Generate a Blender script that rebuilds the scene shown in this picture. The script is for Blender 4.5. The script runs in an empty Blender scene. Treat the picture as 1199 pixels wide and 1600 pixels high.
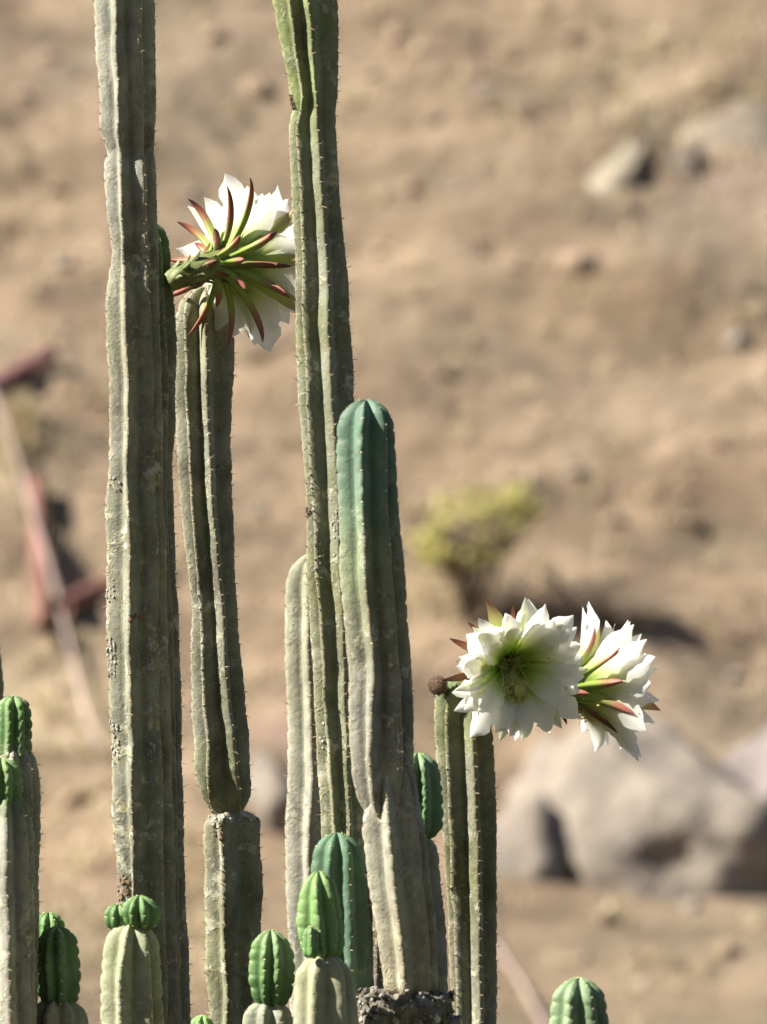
import bpy, bmesh, math, random
import numpy as np
from mathutils import Vector, Matrix, Quaternion, noise

R = math.radians
scene = bpy.context.scene
C = scene.collection
ZC = 2.3            # camera height; the cacti stand 12 m away
D0 = 12.0

# ------------------------------------------------------------------ camera
cam_d = bpy.data.cameras.new("camera")
cam = bpy.data.objects.new("camera", cam_d); C.objects.link(cam)
cam.location = (0, 0, ZC); cam.rotation_euler = (R(90), 0, 0)
cam_d.sensor_fit = 'VERTICAL'; cam_d.sensor_height = 24; cam_d.sensor_width = 18
cam_d.lens = 180; cam_d.clip_end = 2000; cam_d.clip_start = 0.1
cam_d.dof.use_dof = True; cam_d.dof.focus_distance = 12.13
cam_d.dof.aperture_fstop = 3.4
scene.camera = cam

# ------------------------------------------------------------------ sky and sun
SUN_EL, SUN_BACK = 40, -7           # elevation; degrees behind (+) or before (-) the exact left
sx, sy, sz = (-math.cos(R(SUN_EL))*math.cos(R(SUN_BACK)), math.cos(R(SUN_EL))*math.sin(R(SUN_BACK)), math.sin(R(SUN_EL)))
world = bpy.data.worlds.new("World"); scene.world = world; world.use_nodes = True
wn = world.node_tree.nodes; wl = world.node_tree.links
bg = wn["Background"]; sky = wn.new("ShaderNodeTexSky"); sky.sky_type = 'NISHITA'
sky.sun_disc = False; sky.sun_elevation = R(SUN_EL); sky.sun_rotation = math.atan2(sx, sy)
sky.altitude = 1800
bg.inputs[1].default_value = 0.05
wl.new(sky.outputs[0], bg.inputs[0])
sun_d = bpy.data.lights.new("sun", 'SUN'); sun_d.energy = 5.0; sun_d.angle = R(0.5); sun_d.color = (1.0, 0.95, 0.86)
sun = bpy.data.objects.new("sun", sun_d); C.objects.link(sun); sun.location = (-8, 12, 9)
sun.rotation_euler = Vector((sx, sy, sz)).to_track_quat('Z', 'Y').to_euler()
vs = scene.view_settings
vs.view_transform = 'Standard'; vs.look = 'None'; vs.gamma = 1; vs.exposure = 1.5; vs.use_curve_mapping = False
scene.cycles.use_denoising = True
scene.cycles.max_bounces = 8

# ------------------------------------------------------------------ helpers
def P(px, py, d=D0):
    k = d/12000.0
    return Vector(((px-599.5)*k, d, ZC-(py-800)*k))

def tag(o, label, cat=None, group=None, kind=None):
    if label: o['label'] = label
    if cat: o['category'] = cat
    if group: o['group'] = group
    if kind: o['kind'] = kind
    return o

def empty(name, loc):
    o = bpy.data.objects.new(name, None); C.objects.link(o); o.location = loc
    o.empty_display_size = 0.05
    return o

def mesh_obj(name, verts, faces, mats, parent=None, smooth=True, fmat=None, off=None):
    """One mesh object; verts in world space unless off (the parent's location) is subtracted."""
    me = bpy.data.meshes.new(name)
    v = np.asarray(verts, dtype=np.float64).reshape(-1, 3)
    if off is not None: v = v - np.array(off)
    me.from_pydata(v.tolist(), [], faces)
    for m in (mats if isinstance(mats, (list, tuple)) else [mats]): me.materials.append(m)
    if smooth: me.polygons.foreach_set('use_smooth', [True]*len(me.polygons))
    if fmat is not None: me.polygons.foreach_set('material_index', fmat)
    me.update()
    o = bpy.data.objects.new(name, me); C.objects.link(o)
    if parent: o.parent = parent
    return o

def cattr(o, name, arr):
    a = o.data.attributes.new(name, 'FLOAT_COLOR', 'POINT')
    arr = np.asarray(arr, dtype=np.float32)
    if arr.shape[1] == 3: arr = np.hstack([arr, np.ones((len(arr), 1), np.float32)])
    a.data.foreach_set('color', arr.ravel())

class NT:
    def __init__(s, name):
        s.m = bpy.data.materials.new(name); s.m.use_nodes = True
        s.t = s.m.node_tree; s.b = s.t.nodes["Principled BSDF"]; s.out = s.t.nodes["Material Output"]
    def n(s, typ, ins=None, **kw):
        nd = s.t.nodes.new(typ)
        for k, v in kw.items(): setattr(nd, k, v)
        for k, v in (ins or {}).items(): s.put(nd, k, v)
        return nd
    def put(s, nd, k, v):
        if isinstance(v, bpy.types.NodeSocket): s.t.links.new(v, nd.inputs[k])
        else: nd.inputs[k].default_value = v
    def vec(s):
        tc = s.n("ShaderNodeTexCoord"); oi = s.n("ShaderNodeObjectInfo")
        sc = s.n("ShaderNodeVectorMath", {0: oi.outputs["Location"], 1: (7.3, 3.1, 5.7)}, operation='MULTIPLY')
        return s.n("ShaderNodeVectorMath", {0: tc.outputs["Object"], 1: sc.outputs[0]}, operation='ADD').outputs[0]
    def noise(s, vec, scale, detail=4, rough=0.6, dist=0.0):
        return s.n("ShaderNodeTexNoise", {"Vector": vec, "Scale": scale, "Detail": detail, "Roughness": rough, "Distortion": dist}).outputs[0]
    def ramp(s, fac, stops):
        r = s.n("ShaderNodeValToRGB"); s.put(r, 0, fac)
        e = r.color_ramp.elements
        while len(e) < len(stops): e.new(0.5)
        for q, (p, c) in zip(e, stops):
            q.position = p; q.color = (*c, 1) if isinstance(c, tuple) else (c, c, c, 1)
        return r.outputs[0]
    def mix(s, fac, a, b, mode='MIX'):
        m = s.n("ShaderNodeMix", data_type='RGBA', blend_type=mode)
        s.put(m, 0, fac)
        for i, v in ((6, a), (7, b)):
            if isinstance(v, tuple): v = (*v, 1)
            s.put(m, i, v)
        return m.outputs[2]
    def math(s, op, a, b=0.0):
        return s.n("ShaderNodeMath", {0: a, 1: b}, operation=op).outputs[0]
    def bump(s, h, strength, dist, prev=None):
        b = s.n("ShaderNodeBump", {"Height": h, "Strength": strength, "Distance": dist})
        if prev: s.put(b, "Normal", prev)
        return b.outputs[0]

# ------------------------------------------------------------------ materials
def mat_cactus():
    t = NT("cactus_skin"); v = t.vec()
    tint = t.n("ShaderNodeAttribute", attribute_name="tint").outputs[0]
    aux = t.n("ShaderNodeSeparateColor", {0: t.n("ShaderNodeAttribute", attribute_name="aux").outputs[0]})
    crest, age = aux.outputs[0], aux.outputs[1]
    st = t.n("ShaderNodeMapping", {"Vector": v, "Scale": (1, 1, 0.35)}).outputs[0]
    big = t.ramp(t.noise(v, 14, 5, .65), [(.25, .55), (.5, 1.0), (.75, 1.5)])
    col = t.mix(1.0, tint, big, 'MULTIPLY')
    streak = t.ramp(t.noise(st, 60, 4, .6), [(.3, .78), (.7, 1.2)])
    col = t.mix(t.math('MULTIPLY', age, .8), col, t.mix(1.0, col, streak, 'MULTIPLY'))
    stn = t.n("ShaderNodeMapping", {"Vector": v, "Scale": (1, 1, .45), "Location": (3.1, 1.2, .7)}).outputs[0]
    dirt = t.ramp(t.noise(stn, 32, 6, .72, .4), [(.46, 0.0), (.62, 1.0)])
    dg = t.ramp(t.noise(v, 6.5, 3, .5), [(.4, .1), (.62, .8)])
    col = t.mix(t.math('MULTIPLY', t.math('MULTIPLY', dirt, dg), t.math('MULTIPLY', age, .85)), col, (.09, .075, .05))
    # grey waxy bloom in broad clouds
    bl = t.ramp(t.noise(v, 9, 3, .5, .6), [(.48, 0.0), (.66, .55)])
    col = t.mix(t.math('MULTIPLY', bl, t.math('MAXIMUM', t.math('MULTIPLY', age, .6), .30)), col, (.34, .34, .29))
    # corky brown crests
    ck = t.ramp(t.noise(v, 55, 4, .7), [(.36, 0.0), (.6, 1.0)])
    ckf = t.math('MULTIPLY', ck, t.math('MULTIPLY', t.math('POWER', crest, 7.0), t.math('MULTIPLY', age, .75)))
    col = t.mix(ckf, col, (.30, .235, .15))
    # lichen, pale and ochre
    l0 = t.noise(v, 24, 6, .72, .3)
    gate = t.ramp(t.noise(v, 5, 2, .5), [(.36, 0.1), (.56, 1.0)])
    li = t.math('MULTIPLY', t.ramp(l0, [(.535, 0.0), (.60, 1.0)]), t.math('MULTIPLY', gate, age))
    lcol = t.ramp(t.noise(v, 90, 2, .5), [(.35, (.30, .27, .13)), (.6, (.48, .47, .38))])
    col = t.mix(t.math('MULTIPLY', li, .9), col, lcol)
    sp = t.n("ShaderNodeTexVoronoi", {"Vector": v, "Scale": 75.0, "Randomness": 1.0}).outputs[0]
    spk = t.math('MULTIPLY', t.ramp(sp, [(.10, 1.0), (.2, 0.0)]), t.math('MULTIPLY', age, .45))
    col = t.mix(spk, col, (.42, .37, .22))
    ds = t.n("ShaderNodeTexVoronoi", {"Vector": t.n("ShaderNodeVectorMath", {0: v, 1: (3.3, 1.7, .4)}).outputs[0], "Scale": 48.0}).outputs[0]
    dk = t.math('MULTIPLY', t.ramp(ds, [(.06, 1.0), (.13, 0.0)]), t.math('MULTIPLY', age, .6))
    col = t.mix(dk, col, (.06, .045, .03))
    t.put(t.b, "Base Color", col)
    t.put(t.b, "Roughness", t.ramp(age, [(0, .60), (1, .78)]))
    t.b.inputs["Specular IOR Level"].default_value = .32
    b = t.bump(t.noise(v, 130, 5, .7), t.ramp(age, [(0, .25), (1, .8)]), .002)
    b = t.bump(t.noise(v, 22, 4, .6), .35, .006, b)
    b = t.bump(li, .7, .0025, b)
    t.put(t.b, "Normal", b)
    return t.m

def mat_simple(name, c1, c2, scale, rough=.7, bumpd=0.0, spec=.3, detail=4):
    t = NT(name); v = t.vec(); nz = t.noise(v, scale, detail, .65)
    t.put(t.b, "Base Color", t.ramp(nz, [(.3, c1), (.7, c2)]))
    t.b.inputs["Roughness"].default_value = rough
    t.b.inputs["Specular IOR Level"].default_value = spec
    if bumpd: t.put(t.b, "Normal", t.bump(t.noise(v, scale*2, 5, .7), .6, bumpd))
    return t.m

def mat_petal(name, stops, trans, vein=.0, rough=.5):
    """Colour runs base to tip along the attribute 'aux' (red channel); green channel is the distance from the midrib."""
    t = NT(name); v = t.vec()
    aux = t.n("ShaderNodeSeparateColor", {0: t.n("ShaderNodeAttribute", attribute_name="aux").outputs[0]})
    nz = t.noise(v, 60, 3, .6)
    f = t.math('ADD', aux.outputs[0], t.math('MULTIPLY', t.math('SUBTRACT', nz, .5), .16))
    col = t.ramp(f, stops)
    if vein:
        mid = t.ramp(aux.outputs[1], [(.05, 1.0), (.45, 0.0)])
        col = t.mix(t.math('MULTIPLY', mid, vein), col, (.42, .52, .10))
    t.put(t.b, "Base Color", col); t.b.inputs["Roughness"].default_value = rough
    t.b.inputs["Specular IOR Level"].default_value = .25
    st = t.n("ShaderNodeMapping", {"Vector": v, "Scale": (1, 1, .2)}).outputs[0]
    t.put(t.b, "Normal", t.bump(t.noise(st, 160, 2, .5), .25, .0012))
    if trans:
        tr = t.n("ShaderNodeBsdfTranslucent"); t.put(tr, 0, col)
        mx = t.n("ShaderNodeMixShader", {0: trans}); t.put(mx, 1, t.b.outputs[0]); t.put(mx, 2, tr.outputs[0])
        t.put(t.out, 0, mx.outputs[0])
    return t.m

M = {}
M['skin'] = mat_cactus()
M['areole'] = mat_simple("areole_felt", (.33, .27, .16), (.58, .50, .33), 200, .9)
M['areole_y'] = mat_simple("areole_felt_young", (.45, .40, .18), (.70, .62, .36), 200, .9)
M['spine'] = mat_simple("spine", (.16, .10, .055), (.42, .31, .16), 120, .5)
M['petal'] = mat_petal("petal_white", [(0, (.30, .50, .04)), (.20, (.58, .72, .16)), (.40, (.82, .87, .48)), (.60, (.92, .91, .82)), (1, (.93, .92, .86))], .56)
M['petal_o'] = mat_petal("petal_outer", [(0, (.30, .42, .08)), (.22, (.52, .62, .20)), (.5, (.80, .82, .62)), (1, (.84, .84, .72))], .30, .55)
M['sepal'] = mat_petal("sepal", [(0, (.22, .32, .05)), (.42, (.30, .38, .08)), (.62, (.36, .20, .10)), (.8, (.36, .12, .09)), (1, (.20, .08, .06))], .14, .0, .38)
M['sepal_d'] = mat_petal("sepal_dark", [(0, (.17, .25, .05)), (.25, (.17, .16, .05)), (.5, (.20, .075, .04)), (1, (.11, .045, .035))], .08, .0, .38)
M['sepal_g'] = mat_petal("sepal_green", [(0, (.28, .40, .07)), (.5, (.46, .55, .13)), (.75, (.46, .42, .16)), (1, (.42, .14, .10))], .25, .0, .4)
M['tube'] = mat_simple("flower_tube", (.075, .10, .03), (.20, .22, .075), 40, .5, .002)
M['throat'] = mat_petal("throat", [(0, (.50, .74, .08)), (1, (.50, .74, .08))], .6)
M['filament'] = mat_simple("filament", (.66, .70, .22), (.84, .82, .45), 40, .5)
M['anther'] = mat_simple("anther", (.68, .56, .14), (.86, .76, .32), 80, .8)
M['wool'] = mat_simple("brown_wool", (.16, .10, .065), (.36, .25, .17), 70, .95)
M['crust'] = mat_simple("lichen_crust", (.12, .11, .08), (.52, .50, .41), 50, .9, .002)
M['scab'] = mat_simple("brown_scab", (.06, .04, .03), (.36, .25, .16), 70, .9, .002)
M['bark'] = mat_simple("old_bark", (.05, .045, .035), (.30, .27, .21), 45, .95, .006, .2, 6)
M['rust'] = mat_simple("rusty_pipe", (.15, .065, .05), (.28, .135, .10), 9, .75, .002)
M['maroon'] = mat_simple("maroon_bar", (.13, .055, .055), (.27, .13, .12), 9, .7, .002)
M['pinkrod'] = mat_simple("faded_rod", (.26, .19, .165), (.40, .31, .265), 6, .7, .002)
M['straw'] = mat_simple("dry_grass", (.44, .36, .22), (.66, .55, .36), 3, .9)
M['twig'] = mat_simple("twig", (.12, .09, .065), (.27, .21, .15), 12, .9)
M['leaf_y'] = mat_simple("yellow_green_leaf", (.38, .345, .095), (.60, .54, .21), 8, .6)
M['leaf_b'] = mat_simple("dry_leaf", (.22, .16, .11), (.36, .28, .20), 8, .8)

def mat_rock(name, c1, c2, c3):
    t = NT(name); v = t.vec()
    col = t.ramp(t.noise(v, 3.0, 6, .65, .4), [(.3, c1), (.5, c2), (.72, c3)])
    col = t.mix(.6, col, t.ramp(t.noise(v, 16, 5, .7), [(.3, .6), (.7, 1.35)]), 'MULTIPLY')
    t.put(t.b, "Base Color", col); t.b.inputs["Roughness"].default_value = .92
    t.b.inputs["Specular IOR Level"].default_value = .2
    t.put(t.b, "Normal", t.bump(t.noise(v, 14, 7, .7), .8, .03))
    return t.m
M['rock_pale'] = mat_rock("pale_grey_rock", (.20, .168, .136), (.262, .22, .177), (.315, .266, .212))
M['rock_dark'] = mat_rock("grey_violet_rock", (.15, .13, .125), (.225, .19, .175), (.32, .27, .24))
M['rock_grey'] = mat_rock("pinkish_grey_rock", (.20, .165, .135), (.25, .21, .17), (.30, .25, .20))
M['rock_ledge'] = mat_rock("tan_grey_rock", (.20, .16, .12), (.26, .21, .155), (.32, .26, .195))
M['rock_slab'] = mat_rock("cream_rock", (.32, .265, .19), (.40, .34, .25), (.46, .39, .29))
M['rock_tan'] = mat_rock("tan_rock", (.27, .19, .125), (.38, .28, .195), (.46, .36, .26))

def mat_soil():
    t = NT("hillside_soil"); tc = t.n("ShaderNodeTexCoord").outputs["Object"]
    st = t.n("ShaderNodeMapping", {"Vector": tc, "Scale": (.6, 1, 1.2), "Rotation": (0, R(12), 0)}).outputs[0]
    col = t.ramp(t.noise(st, 1.1, 6, .62, .5), [(.28, (.19, .145, .10)), (.45, (.275, .207, .142)), (.6, (.325, .245, .165)), (.78, (.40, .32, .225))])
    gr = t.ramp(t.noise(st, .7, 4, .55), [(.45, 0.0), (.7, .55)])
    col = t.mix(gr, col, (.255, .215, .16))
    rd = t.ramp(t.noise(t.n("ShaderNodeVectorMath", {0: st, 1: (9.1, 4.2, 3.3)}).outputs[0], 1.6, 4, .6), [(.52, 0.0), (.72, .5)])
    col = t.mix(rd, col, (.335, .228, .155))
    col = t.mix(1.0, col, t.ramp(t.noise(t.n('ShaderNodeVectorMath', {0: st, 1: (2.2, 7.7, 1.1)}).outputs[0], 3.2, 3, .55, .8), [(.3, .70), (.5, 1.0), (.7, 1.2)]), 'MULTIPLY')
    col = t.mix(1.0, col, t.ramp(t.noise(st, 7, 6, .7), [(.3, .78), (.5, 1.0), (.72, 1.15)]), 'MULTIPLY')
    pt = t.n("ShaderNodeAttribute", attribute_name="patch")
    col = t.mix(pt.outputs["Alpha"], col, t.mix(1.0, pt.outputs[0], t.ramp(t.noise(st, 5, 5, .65), [(.3, .8), (.7, 1.15)]), 'MULTIPLY'))
    sepxyz = t.n("ShaderNodeSeparateXYZ", {0: tc})
    col = t.mix(1.0, col, (.86, .84, .825), 'MULTIPLY')
    near = t.n("ShaderNodeMapRange", {0: sepxyz.outputs[1], 1: 31.0, 2: 24.0, 3: 0.0, 4: 1.0}).outputs[0]
    col = t.mix(near, col, t.ramp(t.noise(tc, 2.2, 6, .65), [(.3, (.045, .045, .025)), (.7, (.13, .115, .075))]))  # out-of-view ground before the hill, darkened to cut bounce light on the cacti
    t.put(t.b, "Base Color", col); t.b.inputs["Roughness"].default_value = .95
    t.b.inputs["Specular IOR Level"].default_value = .1
    t.put(t.b, "Normal", t.bump(t.noise(tc, 9, 8, .7), .9, .05))
    return t.m
M['soil'] = mat_soil()

# ------------------------------------------------------------------ the terrain
FOOT, SLOPE = 31.0, 0.74
def base_h(x, y):
    q = (y-FOOT)/1.6
    s = 1.6*math.log1p(math.exp(q)) if q < 30 else y-FOOT
    h = SLOPE*s
    if y > 70: h -= SLOPE*.6*(y-70)
    if y < -9: h += 1.05*(-9-y) if y > -46 else 1.05*37+.15*(-46-y)      # unseen slope added behind the camera to hold back sky fill light
    on = min(1.0, max(0.0, (y-24)/8))
    n3 = noise.noise(Vector((x*.11, y*.11, .3)))*1.2*min(1, abs(x)/20)
    rel = .16*noise.noise(Vector((x*.75, y*1.3, 3.1))) + .085*noise.noise(Vector((x*1.9+5, y*3.4, 1.7)))
    led = .10*(1-abs(noise.noise(Vector((x*.55+.18*h, h*2.1, 8.8)))*2.0))
    return h + on*(rel + led + n3) + .012*noise.noise(Vector((x*1.3, y*1.3, 7)))

pits = []
def terr(x, y):
    z = base_h(x, y)
    if 30 < y < 44 and abs(x) < 4:
        for (cx, cy, rx, ry, dp) in pits:
            e = ((x-cx)/rx)**2+((y-cy)/ry)**2
            if e < 7: z -= dp*math.exp(-e)
    return z

def hit(px, py):
    """The point of the terrain seen at that place, found by walking along the ray."""
    y = 26.0; q = P(px, py, 1.0)-Vector((0, 0, ZC))
    dx, dz = q.x, q.z
    while y < 80:
        if ZC+dz*y <= base_h(dx*y, y): break
        y += .03
    return Vector((dx*y, y, base_h(dx*y, y)))

for (px, py, rx, ry, dp) in [(22, 200, 26, 16, .16), (50, 215, 20, 12, .14), (120, 205, 40, 9, .10), (22, 372, 42, 12, .15), (315, 240, 34, 16, .16), (370, 225, 30, 12, .10),
                             (130, 360, 30, 10, .08), (790, 38, 40, 6, .10), (880, 200, 34, 14, .15), (770, 390, 24, 16, .13), (930, 600, 16, 10, .06), (425, 560, 44, 9, .12),
                             (620, 500, 30, 10, .09), (735, 950, 24, 30, .14), (60, 330, 24, 7, .06), (1010, 330, 28, 20, .12), (1110, 820, 40, 9, .07),
                             (960, 505, 30, 9, .06), (780, 600, 36, 9, .07), (1100, 610, 40, 10, .07), (1010, 700, 36, 8, .07), (740, 690, 30, 8, .06), (660, 330, 32, 9, .06),
                             (1100, 490, 36, 10, .08), (700, 90, 30, 8, .06), (640, 150, 40, 8, .07), (1040, 1480, 50, 10, .08), (850, 1480, 40, 10, .06), (1130, 1520, 30, 9, .06), (880, 1440, 36, 7, .05)]:
    h = hit(px, py); k = h.y/12000
    pits.append((h.x, h.y, rx*k*.8, max(ry*k/.75*.9, .06), dp*.36))

def axis_steps(lo, hi, step, far_lo, far_hi, grow=1.16):
    a = list(np.arange(lo, hi, step)); s = step; v = hi
    up = []
    while v < far_hi: up.append(v); s *= grow; v += s
    up.append(far_hi); s = step; v = lo; dn = []
    while v > far_lo: s *= grow; v -= s; dn.append(max(v, far_lo))
    return sorted(set(dn))+a+up

xs = axis_steps(-2.6, 2.6, .028, -260, 260)
ys = axis_steps(32.5, 40.2, .03, -60, 330)
nx, ny = len(xs), len(ys)
tv = []; tp = np.zeros((nx*ny, 4), np.float32)
patches = [(100, 1330, 130, 260, (0.640, 0.524, 0.359), 1.3), (60, 1120, 110, 90, (0.543, 0.436, 0.291), .9), (310, 1440, 40, 200, (0.582, 0.466, 0.320), .7), (440, 1150, 60, 60, (0.378, 0.267, 0.215), .6), (30, 690, 26, 70, (0.601, 0.485, 0.320), .5),
           (1150, 300, 120, 80, (0.327, 0.249, 0.206), .5), (950, 480, 300, 50, (0.378, 0.267, 0.163), .35), (1050, 900, 150, 40, (0.361, 0.258, 0.172), .3), (680, 520, 200, 60, (0.310, 0.245, 0.172), .35),
           (920, 930, 130, 40, (0.21, 0.16, 0.125), .35), (1150, 1000, 90, 60, (0.284, 0.202, 0.138), .5), (350, 200, 130, 120, (0.271, 0.215, 0.150), .5), (80, 260, 130, 80, (0.310, 0.232, 0.155), .4), (1000, 120, 120, 120, (0.258, 0.211, 0.146), .5), (740, 260, 140, 80, (0.267, 0.215, 0.155), .45)]
pw = []
for (px, py, rx, ry, c, w) in patches:
    h = hit(px, py); k = h.y/12000; pw.append((h.x, h.y, rx*k, ry*k/.78, c, w))
i = 0
for y in ys:
    for x in xs:
        z = terr(x, y)
        if 32 < y < 41 and abs(x) < 3:
            z +=   .018*noise.noise(Vector((x*6.5, y*9, z*4)))+.012*noise.noise(Vector((x*17, y*22, 2.2)))
            acc = np.zeros(3); ws = 0.0
            for (cx, cy, rx, ry, c, w) in pw:
                e = ((x-cx)/rx)**2+((y-cy)/ry)**2
                if e < 5:
                    g = w*math.exp(-e*.9); acc += g*np.array(c); ws += g
            if ws > 0: tp[i, :3] = acc/ws; tp[i, 3] = min(.95, ws)
        tv.append((x, y, z)); i += 1
tf = [(j*nx+a, j*nx+a+1, (j+1)*nx+a+1, (j+1)*nx+a) for j in range(ny-1) for a in range(nx-1)]
hill = mesh_obj("hillside_ground", tv, tf, M['soil'])
cattr(hill, "patch", tp)
tag(hill, "dry bare brown hillside behind the cacti, with pale strawy patches", "hillside", kind="structure")

# ------------------------------------------------------------------ cactus stems
def smooth1(a, w):
    if w < 2: return a
    k = np.hanning(w+2)[1:-1]; k /= k.sum(); p = w//2
    return np.convolve(np.pad(a, (p, w-1-p), mode='edge'), k, mode='valid')

OLD = (.200, .198, .138); OLIVE = (.190, .203, .112); GREY = (.285, .278, .222); DGREY = (.195, .190, .152)
BLUE = (.080, .138, .092); GREEN = (.12, .22, .065); DGREEN = (.065, .135, .045); PALE = (.275, .30, .165); PGREY = (.245, .265, .185)
GROUND_PY = 800+ZC*12000/D0+25
NSUB = 11

def segment(root, name, crests, top, bot, d, tints, ages, nback=3, dep=.24, pw_=1.5, dome=1.0, bdome=None,
            spac=21, dent=.05, seed=0, spine=1.0, felt='areole', wob=.02, pinch=(), smoothpx=30, step=3.5, vis_bot=1640, label=None):
    """A ribbed stem: crests are the rib lines (py, px) from the left edge to the right edge; the ribs behind are spread evenly.
    bot None runs the stem down into the ground."""
    rnd = random.Random(seed)
    ends = GROUND_PY if bot is None else bot
    dep *= 1.35 if pw_ < 1.6 else 1.15
    flat = .95 if pw_ < 1.45 else (.75 if pw_ < 1.75 else .45)
    def line(c):
        yy = np.array([p[0] for p in c], float); xx = np.array([p[1] for p in c], float)
        g = np.arange(top-5, ends+6, 2.0)
        v = np.interp(g, yy, xx); v = smooth1(v, max(1, int(smoothpx/2)))
        return g, v
    L = [line(c) for c in crests]
    at = lambda k, y: float(np.interp(y, L[k][0], L[k][1]))
    r_top = (at(-1, top+30)-at(0, top+30))/2
    H = r_top*dome
    rows = []                                   # (py, scale, upness)
    for a in np.linspace(88, 0, 15):
        rows.append((top+H*(1-math.sin(R(a))), math.cos(R(a)), math.sin(R(a))))
    y = top+H+step
    stop = ends if bot is None else bot-((at(-1, bot-20)-at(0, bot-20))/2)*(bdome or .3)
    while y < stop-step*.5:
        rows.append((y, 1.0, 0.0)); y += step if y < vis_bot else 30
    if bot is None: rows.append((ends, 1.0, 0.0))
    else:
        hb = ends-stop
        for a in np.linspace(0, 80, 9): rows.append((stop+hb*math.sin(R(a)), math.cos(R(a))**.8, -math.sin(R(a))))
    k = d/12000.0
    nv = len(crests); nr = nv+nback
    V = []; T = []; A = []
    ph = [rnd.random()*spac for _ in range(nr)]
    if len(tints) == 1: tints = [tints[0], (tints[0][0]+1, tints[0][1])]
    ty = [t[0] for t in tints]; tc = np.array([t[1] for t in tints])
    ay = [t[0] for t in ages]; av = [t[1] for t in ages]
    areoles = []
    s_acc = 0.0; last = None; nxt = list(ph)
    so = seed*13.7
    for (py, sc, up) in rows:
        xl, xr = at(0, py), at(-1, py)
        c = (xl+xr)/2; Rp = max(4.0, (xr-xl)/2)
        for (pyc, amt, wid) in pinch: sc *= 1-amt*math.exp(-((py-pyc)/wid)**2)
        th = []
        for j in range(nv):
            wv = 0 if j in (0, nv-1) else 1.6*noise.noise(Vector((so+j*4.4, py*.011, 2)))+1.1*noise.noise(Vector((so+j*4.4, py*.034, 6)))
            f = max(-.985, min(.985, (at(j, py)+wv*Rp/48*1.6-c)/Rp)); th.append(math.asin(f))
        a0, a1 = th[-1], th[0]+2*math.pi
        for b in range(nback): th.append(a0+(a1-a0)*(b+1)/(nback+1))
        th.append(th[0]+2*math.pi)
        cw = P(c, py, d)
        cw.x += .0022*noise.noise(Vector((so, py*.012, 1)))
        col = np.array([np.interp(py, ty, tc[:, q]) for q in range(3)]); ag = float(np.interp(py, ay, av))
        if last is not None: s_acc += math.dist((py, sc*Rp), last)
        last = (py, sc*Rp)
        for j in range(nr):
            # notch at each areole
            sw = s_acc+spac*.28*noise.noise(Vector((so+j*5.3, s_acc*.035, 9)))
            ds = (sw-ph[j]) % spac; ds = min(ds, spac-ds)
            nt = math.exp(-(ds/(spac*.13))**2)
            bul = math.sin(math.pi*((sw-ph[j]) % spac)/spac)
            for u in range(NSUB):
                uu = u/NSUB; f = abs(2*uu-1)
                ang = th[j]+(th[j+1]-th[j])*uu
                wide = min(1.0, (th[j+1]-th[j])/R(38))
                hf = min((th[j+1]-th[j])/2, R(42)); rp = math.cos(hf)/math.cos(hf*f)
                r = (1+(rp-1)*flat)*(1-dep*wide*(1-f)**pw_)
                cwt = f**(4-2.4*(1-ag))
                dn = dent*(1-.5*ag)*(.65+.6*noise.noise(Vector((so+j*2.7, s_acc*.02, 5)))+.2)
                r += cwt*(-dn*1.25*nt+dn*.4*(bul-.5)+ag*.022*noise.noise(Vector((so+j*3.1, s_acc*.11, 4))))
                rn = wob*1.35*noise.noise(Vector((math.sin(ang)*1.3+so, math.cos(ang)*1.3, py*.016)))*1.5 + wob*.5*noise.noise(Vector((math.sin(ang)*3+so, math.cos(ang)*3, py*.05)))
                rr = Rp*k*sc*(r+rn)
                dz = 0.0
                if up > .3: dz = -.16*H*k*(up-.3)*(1-f)
                V.append((cw.x+rr*math.sin(ang), cw.y-rr*math.cos(ang), cw.z+dz))
                T.append(col*(1.0+.10*(f-.5))); A.append((f, ag, 0))
            if sw >= nxt[j]:
                nxt[j] += spac
                if py < vis_bot and sc > .12:
                    areoles.append((j, len(V)-NSUB, th[j], up, ag))
    n = nr*NSUB; m = len(rows)
    F = [(a*n+b, (a+1)*n+b, (a+1)*n+(b+1) % n, a*n+(b+1) % n) for a in range(m-1) for b in range(n)]
    tipc = np.mean(np.array(V[:n]), axis=0); tipc[2] -= .10*H*k
    V.append(tuple(tipc)); T.append(T[0]); A.append((0, A[0][1], 0)); F += [(len(V)-1, b, (b+1) % n) for b in range(n)]
    e = (m-1)*n; V.append(tuple(np.mean(np.array(V[e:e+n]), axis=0))); T.append(T[e]); A.append((0, A[e][1], 0))
    F += [(len(V)-1, e+(b+1) % n, e+b) for b in range(n)]
    o = mesh_obj(name, V, F, M['skin'], root, off=root.location)
    cattr(o, "tint", T); cattr(o, "aux", A)
    if label: o['label'] = label
    # areoles with their short spines
    sv = []; sf = []; sm = []
    for (j, vi, ang, up, ag) in areoles:
        p = Vector(V[vi]); cu = math.sqrt(max(0, 1-up*up))
        out = Vector((math.sin(ang)*cu, -math.cos(ang)*cu, up)).normalized()
        side = Vector((math.cos(ang), math.sin(ang), 0)); upv = out.cross(side)*-1
        b0 = len(sv); ra = (.0013+.0010*rnd.random())*(1.0 if ag < .5 else .9); 
        p = p-out*.0003
        sv.append(p+out*ra*.75)
        for q in range(6):
            a = q*math.pi/3; sv.append(p+side*math.cos(a)*ra*1.15+upv*math.sin(a)*ra*.8)
        for q in range(6): sf.append((b0, b0+1+q, b0+1+(q+1) % 6)); sm.append(0)
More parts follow.
